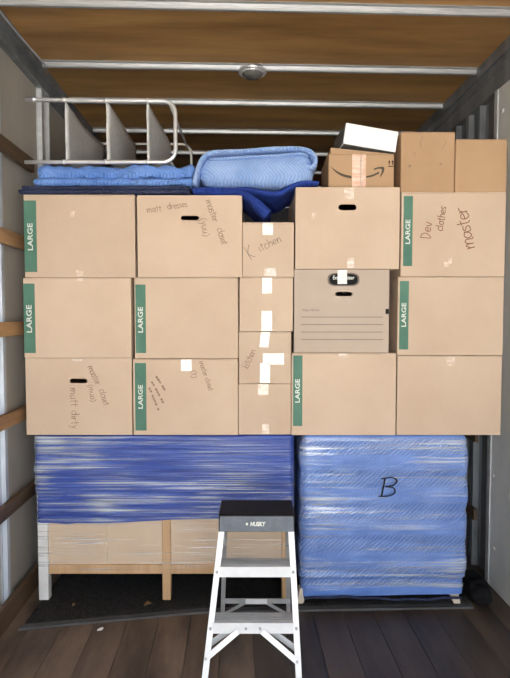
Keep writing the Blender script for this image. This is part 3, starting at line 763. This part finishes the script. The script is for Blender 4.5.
# on top of the stacks
ZT4 = zc4[3]; ZT5 = zc5[3]
b = Carton('tan delivery box with curved arrow logo and reinforced tape', 328.5, 394, ZT4, zpx(153.5, 2.39), yf=2.39, depth=.26, mat='card_tan', name='delivery_box', group='boxes on top of the stacks')
b.tape(352, 366, 154, 187.3, 'tape_pink'); b.tape(360.2, 361.6, 154, 187.3, 'tape'); b.tape(363.6, 364.8, 154, 187.3, 'tape')
def swoosh(pts_top, pts_bot):
    q = [b.fp(*p) for p in smooth_path(pts_top, 4)] + [b.fp(*p) for p in reversed(smooth_path(pts_bot, 4))]
    return q
mb = MB()
def strip(tp, bt):
    A = [b.fp(*p) for p in smooth_path(tp, 4)]; B = [b.fp(*p) for p in smooth_path(bt, 4)]; n = len(A); y = b.y - .0010
    mb.add([(q[0], y, q[1]) for q in A] + [(q[0], y, q[1]) for q in B], [(i, n + i, n + i + 1, i + 1) for i in range(n - 1)])
strip([(331, 166.5), (336, 170.5), (343, 174), (351.5, 176)], [(331.3, 167.3), (336, 172.4), (343, 176.6), (351.5, 178.6)])
mb.build('smile_logo', M['logo'], b.o); mb = MB()
strip([(366, 176.2), (372, 174.8), (378.5, 171.8)], [(366, 177.8), (372, 176.8), (379.5, 173.4)])
strip([(373.5, 168.8), (378, 167.2), (383.8, 167.2), (383.6, 172), (380.5, 177)], [(374.5, 170.2), (378, 168.9), (381.6, 169.2), (381.6, 172), (379.8, 176.6)])
mb.build('arrow_logo', M['logo'], b.o)
mb = MB()
for ax in (389.2, 392.4):
    q = [b.fp(ax - 1.2, 162.5), b.fp(ax + 1.2, 162.5), b.fp(ax, 160)]; s_ = [b.fp(ax - .4, 165), b.fp(ax + .4, 162.5)]
    y = b.y - .001
    mb.add([(k[0], y, k[1]) for k in q], [(0, 1, 2)])
    mb.add([(s_[0][0], y, s_[0][1]), (s_[1][0], y, s_[0][1]), (s_[1][0], y, s_[1][1]), (s_[0][0], y, s_[1][1])], [(0, 1, 2, 3)])
q = [b.fp(388, 166.8), b.fp(393.6, 166)]
mb.add([(q[0][0], b.y - .001, q[0][1]), (q[1][0], b.y - .001, q[0][1]), (q[1][0], b.y - .001, q[1][1]), (q[0][0], b.y - .001, q[1][1])], [(0, 1, 2, 3)])
mb.build('upright_mark', M['print_dark'], b.o)
# lifted flap that props up the white carton
fx0, fz0 = b.fp(331, 153.5); fx1, fz1 = b.fp(392, 153.5)
DBT = zpx(153.5, 2.39)
MB().add([(fx0, -.12, b.h), (fx1, -.12, b.h), (fx1, .10, b.h), (fx0, .10, b.h), (fx0, -.12, b.h + .030), (fx1, -.12, b.h + .0015), (fx1, .10, b.h + .0015), (fx0, .10, b.h + .030)],
         [(0, 3, 2, 1), (4, 5, 6, 7), (0, 1, 5, 4), (1, 2, 6, 5), (2, 3, 7, 6), (3, 0, 4, 7)]).build('lifted_flap', M['card_tan'], b.o)

# white flat carton lying tilted on the delivery box
pr = pix(395.5, 154.8, 2.385)
wx = thing('white_carton', 'flat white carton with dark printed side, lying tilted on the delivery box', 'box', (pr.x, 2.385, DBT + .003), group='boxes on top of the stacks')
WW = 53 * 2.385 / F; WH = 20.5 * 2.385 / F; WD = .24
tl = math.atan2(.030, fx1 - fx0) + math.radians(2.0)
rw = MB(); rw.box(-WW, 0, 0, WD, 0.001, WH)
wbod = rw.build('body', M['white_card'], wx, bevel=.003)
ws = MB().box(-WW - .0012, -WW + .0005, .004, WD - .004, .004, WH - .003).build('printed_side', M['grey_card'], wx)
wu = MB().box(-WW + .004, -.004, .004, WD - .004, 0, .0011).build('underside', M['grey_card'], wx)
wx.rotation_euler = (0, tl, -YAW + math.radians(4))

b = Carton('tan box with faint pencil marks, between the white carton and the corner box', 400.5, 454.5, ZT5, zpx(131.5, 2.37), yf=2.372, depth=.27, mat='card_tan', group='boxes on top of the stacks', rotz=math.radians(0.6))
b.write('t', 414, 158, 15, 4, .002, 'ink_faint', 31); b.write('~', 408, 168, 10, 3.5, .002, 'ink_faint', 32); b.write('l', 419, 147, -10, 6, .002, 'ink_faint', 33); b.write('l', 440, 150, -30, 6, .002, 'ink_faint', 34); b.write('~', 441, 166, 60, 3, .002, 'ink_faint', 35)
b = Carton('plain tan box on top of the stack beside the steel wall', 455.5, 507, ZT5, zpx(138.5, 2.36), yf=2.366, depth=.27, mat='card_tan', group='boxes on top of the stacks')

# ---- moving pads on top
ZT1 = zc1[3] + .001; ZT2 = zc2[3] + .001; ZT = max(ZT1, ZT2)
def cen(x0, x1, Y): 
    a = pix(x0, 190, Y).x; c = pix(x1, 190, Y).x; return (a + c) / 2, c - a
cx, wd = cen(20, 190, 2.37)
H1 = zpx(184.5, 2.345) - ZT
nv = thing('moving_pad', 'thin navy quilted moving pad directly on the top boxes', 'moving pad', (cx, 2.345 + .29, ZT), group='moving pads on the load')
link('fold', rounded_blob(wd, .58, H1 * .52, H1 * .25, (70, 30, 5), .004, 9, 1), M['pad_navy'], nv, True)
o = link('fold', rounded_blob(wd * .985, .57, H1 * .50, H1 * .24, (70, 30, 5), .004, 9, 2), M['pad_navy'], nv, True); o.location = (.005, .005, H1 * .50)
cx2, wd2 = cen(32, 194, 2.36)
Z2 = ZT + H1 + .001
H2 = zpx(163.5, 2.36) - Z2
bl = thing('moving_pad', 'mid blue quilted moving pad under the silver tube rack', 'moving pad', (cx2, 2.355 + .29, Z2), group='moving pads on the load')
link('fold', rounded_blob(wd2, .57, H2 * .36, H2 * .17, (110, 44, 8), .010, 13, 3), M['pad_mid'], bl, True)
def hump(x, z):
    t = x / (wd2 / 2)
    return z * (1.0 + .25 * max(0, (t - .86) / .14) ** 1) 
o = link('fold', rounded_blob(wd2 * .975, .565, H2 * .62, H2 * .25, (120, 50, 14), .015, 15, 4, hump), M['pad_mid'], bl, True); o.location = (.008, .002, H2 * .33)

# royal blue pad sagging between the boxes
def ribbon(path, thick, y0, y1, ny, seed, amp=.014, name='fold', mat=None, parent=None, ox=0, oz=0, rip=.012):
    """thick cloth layer swept along an x-z path and drawn out in depth"""
    path = smooth_path(path, 6); n = len(path); P = [pix(a, b_, (y0)) for a, b_ in path]
    P = [(p.x - ox, p.z - oz) for p in P]; loop = []
    up, dn = [], []
    for i in range(n):
        a = P[max(i - 1, 0)]; c = P[min(i + 1, n - 1)]; tx, tz = c[0] - a[0], c[1] - a[1]; l = math.hypot(tx, tz) or 1
        t = thick(i / (n - 1)) / 2; nx_, nz_ = -tz / l, tx / l
        up.append((P[i][0] + nx_ * t, P[i][1] + nz_ * t)); dn.append((P[i][0] - nx_ * t, P[i][1] - nz_ * t))
    loop = up + list(reversed(dn)); m = len(loop); vs = []; fs = []
    cxm = sum(q[0] for q in loop) / m; czm = sum(q[1] for q in loop) / m
    mid = [((up[i][0] + dn[i][0]) / 2, (up[i][1] + dn[i][1]) / 2) for i in range(n)]; mid = mid + list(reversed(mid))
    for j in range(ny + 1):
        t = j / ny
        infl = 1.0 if 1 < j < ny - 1 else (.35 if j in (0, ny) else .85)
        yy = (y1 - y0) * t
        for k, (a, b_) in enumerate(loop):
            mx, mz = mid[k]; q = (mx + (a - mx) * infl, mz + (b_ - mz) * infl)
            d = amp * noise.noise((a * 9 + seed, yy * 9, b_ * 9))
            vs.append((q[0], yy + rip * noise.noise((a * 7 + seed * 2, 3.1, b_ * 7)) * (1 - t), q[1] + d * .6))
    for j in range(ny):
        for k in range(m):
            fs.append((j * m + k, j * m + (k + 1) % m, (j + 1) * m + (k + 1) % m, (j + 1) * m + k))
    for e in (0, ny):
        for i in range(n - 1):
            a, b1, c, d = e * m + i, e * m + i + 1, e * m + m - 2 - i, e * m + m - 1 - i
            fs.append((a, b1, c, d) if e else (d, c, b1, a))
    me = bpy.data.meshes.new(name); me.from_pydata(vs, [], fs); me.validate()
    bm = bmesh.new(); bm.from_mesh(me); bmesh.ops.recalc_face_normals(bm, faces=bm.faces); bm.to_mesh(me); bm.free()
    return link(name, me, mat, parent, True)
pc = pix(246, 200, 2.37)
ry = thing('moving_pad', 'royal blue quilted moving pad sagging into the gap above the narrow column', 'moving pad', (pc.x, 2.352, ZT), group='moving pads on the load')
ribbon([(192, 190), (215, 190), (240, 191), (252, 197), (262, 207), (268, 213)], lambda t: .034 + .024 * t, 2.352, 2.75, 14, 1, parent=ry, mat=M['pad_royal'], ox=pc.x, oz=ZT)
ribbon([(196, 189), (240, 188.5), (262, 192.5), (278, 193), (291, 186), (303, 182), (319, 181)], lambda t: .020 + .016 * math.sin(t * PI), 2.356, 2.78, 14, 5, parent=ry, mat=M['pad_royal'], ox=pc.x, oz=ZT)
ribbon([(268, 212), (262, 203), (250, 195.5), (236, 193.5)], lambda t: .016, 2.342, 2.5, 8, 8, parent=ry, mat=M['pad_royal'], ox=pc.x, oz=ZT)

# light blue folded bundle
cx3, wd3 = cen(199, 315, 2.36)
Z3 = zpx(186, 2.36); H3 = zpx(151.5, 2.36) - Z3
lb = thing('moving_pad', 'thick light blue quilted moving pad folded into a bundle', 'moving pad', (cx3, 2.36 + .18, Z3), group='moving pads on the load')
def slope(x, z):
    return z * (.96 + .05 * x / (wd3 / 2))
link('bundle', rounded_blob(wd3, .36, H3, H3 * .42, (90, 50, 30), .010, 8, 7, slope), M['pad_light'], lb, True)
ox3, oz3 = cx3, Z3
e = thing
r = ribbon([(193.5, 184), (195.5, 175), (199, 163), (205, 155), (215, 151.5), (240, 149.5), (270, 148), (296, 147), (309, 149.5), (315.5, 156), (315, 164), (309, 166.5), (304, 162)], lambda t: .026, 2.345, 2.70, 16, 3, .004, 'outer_layer', M['pad_light'], lb, ox3, oz3)
r.location = (0, -.195, 0)
r = ribbon([(209, 158.5), (240, 156.5), (275, 154.5), (300, 153), (308, 156)], lambda t: .016, 2.35, 2.66, 16, 4, .004, 'inner_layer', M['pad_light'], lb, ox3, oz3)
r.location = (0, -.188, 0)

# ---- silver tube rack with grey fabric dividers
YR0, YR1 = 2.375, 2.96
def U(Y):
    q = lambda px, py: pix(px, py, YR0)
    pts = [(25, 99.5), (60, 100), (100, 100.5), (140, 100.8), (163, 101)]
    for k in range(1, 7): a = PI / 2 - PI / 2 * k / 6; pts.append((163 + 12.5 * math.cos(a), 113.5 - 12.5 * math.sin(a)))
    pts.append((175.5, 150))
    for k in range(1, 7): a = -PI / 2 * k / 6; pts.append((163 + 12.5 * math.cos(a), 150 - 12 * math.sin(a)))
    pts += [(140, 161.9), (100, 161.9), (60, 161.9), (25, 162)]
    return [(q(*p).x, Y, q(*p).z) for p in pts]
RZ = Z2 + H2 + .001
rk = thing('tube_rack', 'silver tube rack with three grey fabric dividers lying on the blue pad', 'rack', (pix(100, 162, YR0).x, 2.66, RZ))
rx, ry_ = pix(100, 162, YR0).x, 2.66
zmin = min(p[2] for p in U(YR0)) - .0095
def rl(p): return (p[0] - rx, p[1] - ry_, p[2] - zmin)
MB().tube([rl(p) for p in U(YR0)], .0092, 10).build('frame', M['chrome'], rk, True)
MB().tube([rl(p) for p in U(YR1)], .0075, 10).build('frame', M['chrome'], rk, True)
for px, py in ((34, 99.6), (64, 100), (106, 100.5), (148, 100.8), (64, 161.9), (106, 161.9), (148, 161.9)):
    p = pix(px, py, YR0); q = rl((p.x, YR0, p.z))
    MB().tube([(q[0] - .008, q[1], q[2]), (q[0] + .008, q[1], q[2])], .0112, 10).build('collar', M['chrome'], rk, True)
for px in (65, 107, 149):
    x_ = pix(px, 130, YR0).x - rx; zt_ = rl((0, 0, pix(px, 102.5, YR0).z))[2]; zb_ = rl((0, 0, pix(px, 160, YR0).z))[2]
    dv = MB(); nY, nZ = 14, 8; 
    for side in (-.004, .004):
        vs = []
        for j in range(nY + 1):
            for k_ in range(nZ + 1):
                t = j / nY; sag = .006 * math.sin(t * PI) * (k_ / nZ)
                vs.append((x_ + side + .006 * math.sin(t * 5 + px) + .004 * noise.noise((t * 4, k_ * .4, px)), YR0 - ry_ + (YR1 - YR0) * t, zb_ + (zt_ - zb_ - sag) * k_ / nZ))
        dv.add(vs, [(j * (nZ + 1) + k_, (j + 1) * (nZ + 1) + k_, (j + 1) * (nZ + 1) + k_ + 1, j * (nZ + 1) + k_ + 1) for j in range(nY) for k_ in range(nZ)])
    N = (nY + 1) * (nZ + 1); per = [j * (nZ + 1) for j in range(nY + 1)] + [nY * (nZ + 1) + k_ for k_ in range(1, nZ + 1)] + [j * (nZ + 1) + nZ for j in range(nY - 1, -1, -1)] + [k_ for k_ in range(nZ - 1, 0, -1)]
    dv.f += [(per[i], per[(i + 1) % len(per)], per[(i + 1) % len(per)] + N, per[i] + N) for i in range(len(per))]
    dv.build('divider', M['grey_fabric'], rk, True)
for px, py in ((170, 104.5), (170, 160)):     # cross tubes at the rounded end
    p = pix(px, py, YR0)
    MB().tube([rl((p.x, YR0, p.z)), rl((p.x, YR1, p.z))], .006, 8).build('cross_tube', M['chrome'], rk, True)

# ================================================================== STEP LADDER
RY0, RSL = 1.78, .33             # front rail plane Y = RY0 + RSL*z
def onrail(px, py):
    lo, hi = 0.0, 1.2
    for _ in range(50):
        z = (lo + hi) / 2; Y = RY0 + RSL * z; p = pix(px, py, Y)
        if p.z > z: lo = z
        else: hi = z
    return Vector((p.x, RY0 + RSL * z, z))
zcap1 = onrail(255, 514.5).z; zcap0 = onrail(255, 531).z
LX = onrail(254, 600).x
ld = thing('step_ladder', 'small aluminium step ladder with black top cap', 'ladder', (LX, 2.0, 0))
def lad(p): return (p[0] - LX, p[1] - 2.0, p[2])
tl_ = lad(onrail(222, 528)); bl_ = lad(onrail(203.5, 690)); tr_ = lad(onrail(291, 528)); br_ = lad(onrail(299.5, 690))
def ext(a, b, z):
    t = (z - a[2]) / (b[2] - a[2]); return tuple(a[i] + (b[i] - a[i]) * t for i in range(3))
fn = Vector((0, 1, -RSL)).normalized()   # pointing back, across the rail
def front_rail(a, b, sgn):
    a = Vector(a); b = Vector(b); mb = MB()
    mb.bar(a, b, .022, .004, fn)                               # front flange
    mb.bar(a + fn * .024 + Vector((sgn * .0095, 0, 0)), b + fn * .024 + Vector((sgn * .0095, 0, 0)), .003, .046, fn)   # web
    return mb.build('side_rail', M['alu'], ld)
rails = []
for a, b, s in ((tl_, bl_, -1), (tr_, br_, 1)):
    a = ext(a, b, zcap0 + .02); b = ext(a, b, .02)
    front_rail(a, b, s); rails.append((a, b))
    MB().box(b[0] - .016, b[0] + .016, b[1] - .008, b[1] + .050, 0, .024).build('foot', M['plastic_black'], ld, bevel=.004)
def railx(i, z): return ext(rails[i][0], rails[i][1], z)
# treads
for py in (566, 622):
    z = onrail(255, py).z
    l, r_ = railx(0, z), railx(1, z); y = l[1]
    t_ = MB(); xl, xr = l[0] + .010, r_[0] - .010; 
    tr = MB().box(l[0] + .004, r_[0] - .004, y - .007, y - .003, z - .040, z).build('tread', M['alu'], ld)
    MB().box(xl, xr, y - .003, y + .062, z - .004, z).build('tread_top', M['alu_grey'], tr)
    rb = MB()
    for k in range(4): rb.box(xl + .004, xr - .004, y + .006 + k * .015, y + .011 + k * .015, z, z + .0025)
    rb.build('tread_ribs', M['alu_grey'], tr)
    MB().box(xl, xr, y + .058, y + .062, z - .022, z - .004).build('tread_lip', M['alu_grey'], tr)
    for i in (0, 1):
        q = railx(i, z - .018)
        MB().tube([(q[0], q[1] - .0035, q[2]), (q[0], q[1] - .010, q[2])], .005, 8).build('rivet', M['alu_grey'], ld)
    if py == 622:
        for px in (246, 260):
            MB().tube([(lad(onrail(px, 627))[0], y - .006, z - .02), (lad(onrail(px, 627))[0], y - .011, z - .02)], .005, 8).build('rivet', M['alu_grey'], ld)
        zl = z
# lower front braces
for (pa, pb), i in ((((238, 631), (206, 658)), 0), (((262, 631), (297, 661)), 1)):
    a = Vector(lad(onrail(*pa))); c = Vector(lad(onrail(*pb)))
    MB().bar(a - fn * .006, c - fn * .006, .020, .003, fn).build('brace', M['alu'], ld)
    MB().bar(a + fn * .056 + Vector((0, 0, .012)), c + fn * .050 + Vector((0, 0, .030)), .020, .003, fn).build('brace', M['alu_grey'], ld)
    MB().tube([c - fn * .0075, c - fn * .013], .005, 8).build('rivet', M['alu_grey'], ld)
# top cap
cy = lad(onrail(255, 514.5))[1]; cyb = lad(onrail(255, 531))[1]
xl = lad(onrail(218.8, 522))[0]; xr = lad(onrail(294.5, 522))[0]
capd = .150
cp = MB().prism([(cyb - .010, zcap0), (cy - .010, zcap1), (cy - .004, zcap1 + .004), (cy + capd, zcap1 + .004), (cy + capd + .012, zcap0), ], 'x', xl, xr).build('top_cap', M['plastic_black'], ld, bevel=.004)
lbm = MB().add([(xl + .004, cyb - .0112, zcap0 + .003), (xr - .004, cyb - .0112, zcap0 + .003), (xr - .004, cy - .0112, zcap1 - .003), (xl + .004, cy - .0112, zcap1 - .003),
                (xl + .004, cyb - .009, zcap0 + .003), (xr - .004, cyb - .009, zcap0 + .003), (xr - .004, cy - .009, zcap1 - .003), (xl + .004, cy - .009, zcap1 - .003)],
               [(0, 1, 2, 3), (7, 6, 5, 4), (0, 4, 5, 1), (1, 5, 6, 2), (2, 6, 7, 3), (3, 7, 4, 0)]).build('label', M['label_dark'], cp)
zm_ = (zcap0 + zcap1) / 2; ym_ = (cy + cyb) / 2 - .0122
tm = text_mesh('HUSKY', .0195, lad(onrail(257.5, 523))[0], zm_ - .001, 0, 0, bold=.0008, sx=.92, shear=.15)
for v in tm.vertices: v.co.y = ym_ + RSL * (v.co.z - zm_) + v.co.y
link('lettering', tm, M['print_white'], cp)
em = MB(); ex = lad(onrail(247, 523))[0]
for k in range(4):
    a = k * PI / 2 + .4
    q = [(ex + .007 * math.cos(a), zm_ + .007 * math.sin(a)), (ex + .003 * math.cos(a + .8), zm_ + .003 * math.sin(a + .8)), (ex, zm_), (ex + .003 * math.cos(a - .8), zm_ + .003 * math.sin(a - .8))]
    em.add([(u_, ym_ + RSL * (v_ - zm_) - .0003, v_) for u_, v_ in q], [(0, 1, 2, 3)])
em.build('emblem', M['print_white'], cp)
# rear frame
ya, yb = cy + capd - .012, 2.255 - 2.0
za = zcap0 + .01
RX = []
for s in (-1, 1):
    xm = (xl + xr) / 2
    a = (xm + s * .128, ya, za); c = (xm + s * .148 - .004, yb, .015)
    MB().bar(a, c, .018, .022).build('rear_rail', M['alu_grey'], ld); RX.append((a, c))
    MB().box(c[0] - .014, c[0] + .014, c[1] - .014, c[1] + .014, 0, .022).build('foot', M['plastic_black'], ld, bevel=.003)
    MB().bar((a[0], a[1] - .03, zcap0 - .02), (a[0] - s * .004, rails[0][0][1] + .05, zcap0 - .085), .010, .012).build('spreader', M['alu_grey'], ld)
def rr(i, z): return ext(RX[i][0], RX[i][1], z)
zb_ = .104
a, c = rr(0, zb_), rr(1, zb_)
MB().box(a[0] - .008, c[0] + .008, a[1] - .014, a[1] - .011, zb_ - .011, zb_ + .011).build('rear_brace', M['alu_grey'], ld)
MB().box((a[0] + c[0]) / 2 - .045, (a[0] + c[0]) / 2 + .05, a[1] - .017, a[1] - .0141, zb_ - .012, zb_ + .010).build('brace_label', M['alu'], ld)
for i, s in ((0, -1), (1, 1)):
    m_ = (a[0] + c[0]) / 2; q = rr(i, .028)
    MB().bar((m_ + s * .045, a[1] - .0155, zb_ - .005), (q[0], q[1] - .0130, q[2]), .013, .003).build('brace', M['alu_grey'], ld)

# ================================================================== SMALL THINGS ON THE FLOOR
q = pixz(484, 607, 0)
bx = thing('fabric_bundle', 'black crumpled fabric bundle on the floor beside the steel wall', 'fabric', (q.x, q.y + .10, 0))
link('bundle', rounded_blob(.105, .22, .075, .036, (24, 30, 14), .022, 11, 9), M['black'], bx, True)
def leaf(px, py, size, rot, z, label):
    p = pixz(px, py, z); t = LROT @ p
    n = 10; top = []; mb = MB(); vs = []
    for k in range(n + 1):
        s_ = k / n; wd_ = size * .32 * math.sin(PI * s_) ** .8; zz = size * (.16 * math.sin(s_ * 3) + .05)
        vs += [(size * (s_ - .5), -wd_, zz + wd_ * .4), (size * (s_ - .5), 0, zz), (size * (s_ - .5), wd_, zz + wd_ * .5)]
    mb.add(vs, [(3 * k + j, 3 * k + 3 + j, 3 * k + 4 + j, 3 * k + 1 + j) for k in range(n) for j in (0, 1)])
    o = mb.build('dry_leaf', M['leaf'], None, True); o.location = (t.x, t.y, z - size * .04); o.rotation_euler = (0, 0, rot)
    sm = o.modifiers.new('thick', 'SOLIDIFY'); sm.thickness = .0012
    tag(o, label, 'leaf')
leaf(148, 605, .040, .5, .016, 'curled tan dry leaf on the black mat near the pine leg')
leaf(74, 605, .022, 1.2, .016, 'tiny brown dry leaf on the black mat near the white leg')
p = LROT @ pixz(97, 631, 0)
o = MB().add([(0, 0, .0), (.020, .004, 0), (.024, .017, 0), (.006, .020, 0), (.001, .0, .006), (.019, .005, .004), (.022, .016, .007), (.007, .019, .003)], [(0, 3, 2, 1), (4, 5, 6, 7), (0, 1, 5, 4), (1, 2, 6, 5), (2, 3, 7, 6), (3, 0, 4, 7)]).build('paper_scrap', M['paper'])
o.location = (p.x, p.y, .0005); tag(o, 'tiny white paper scrap on the planks before the mat', 'paper')
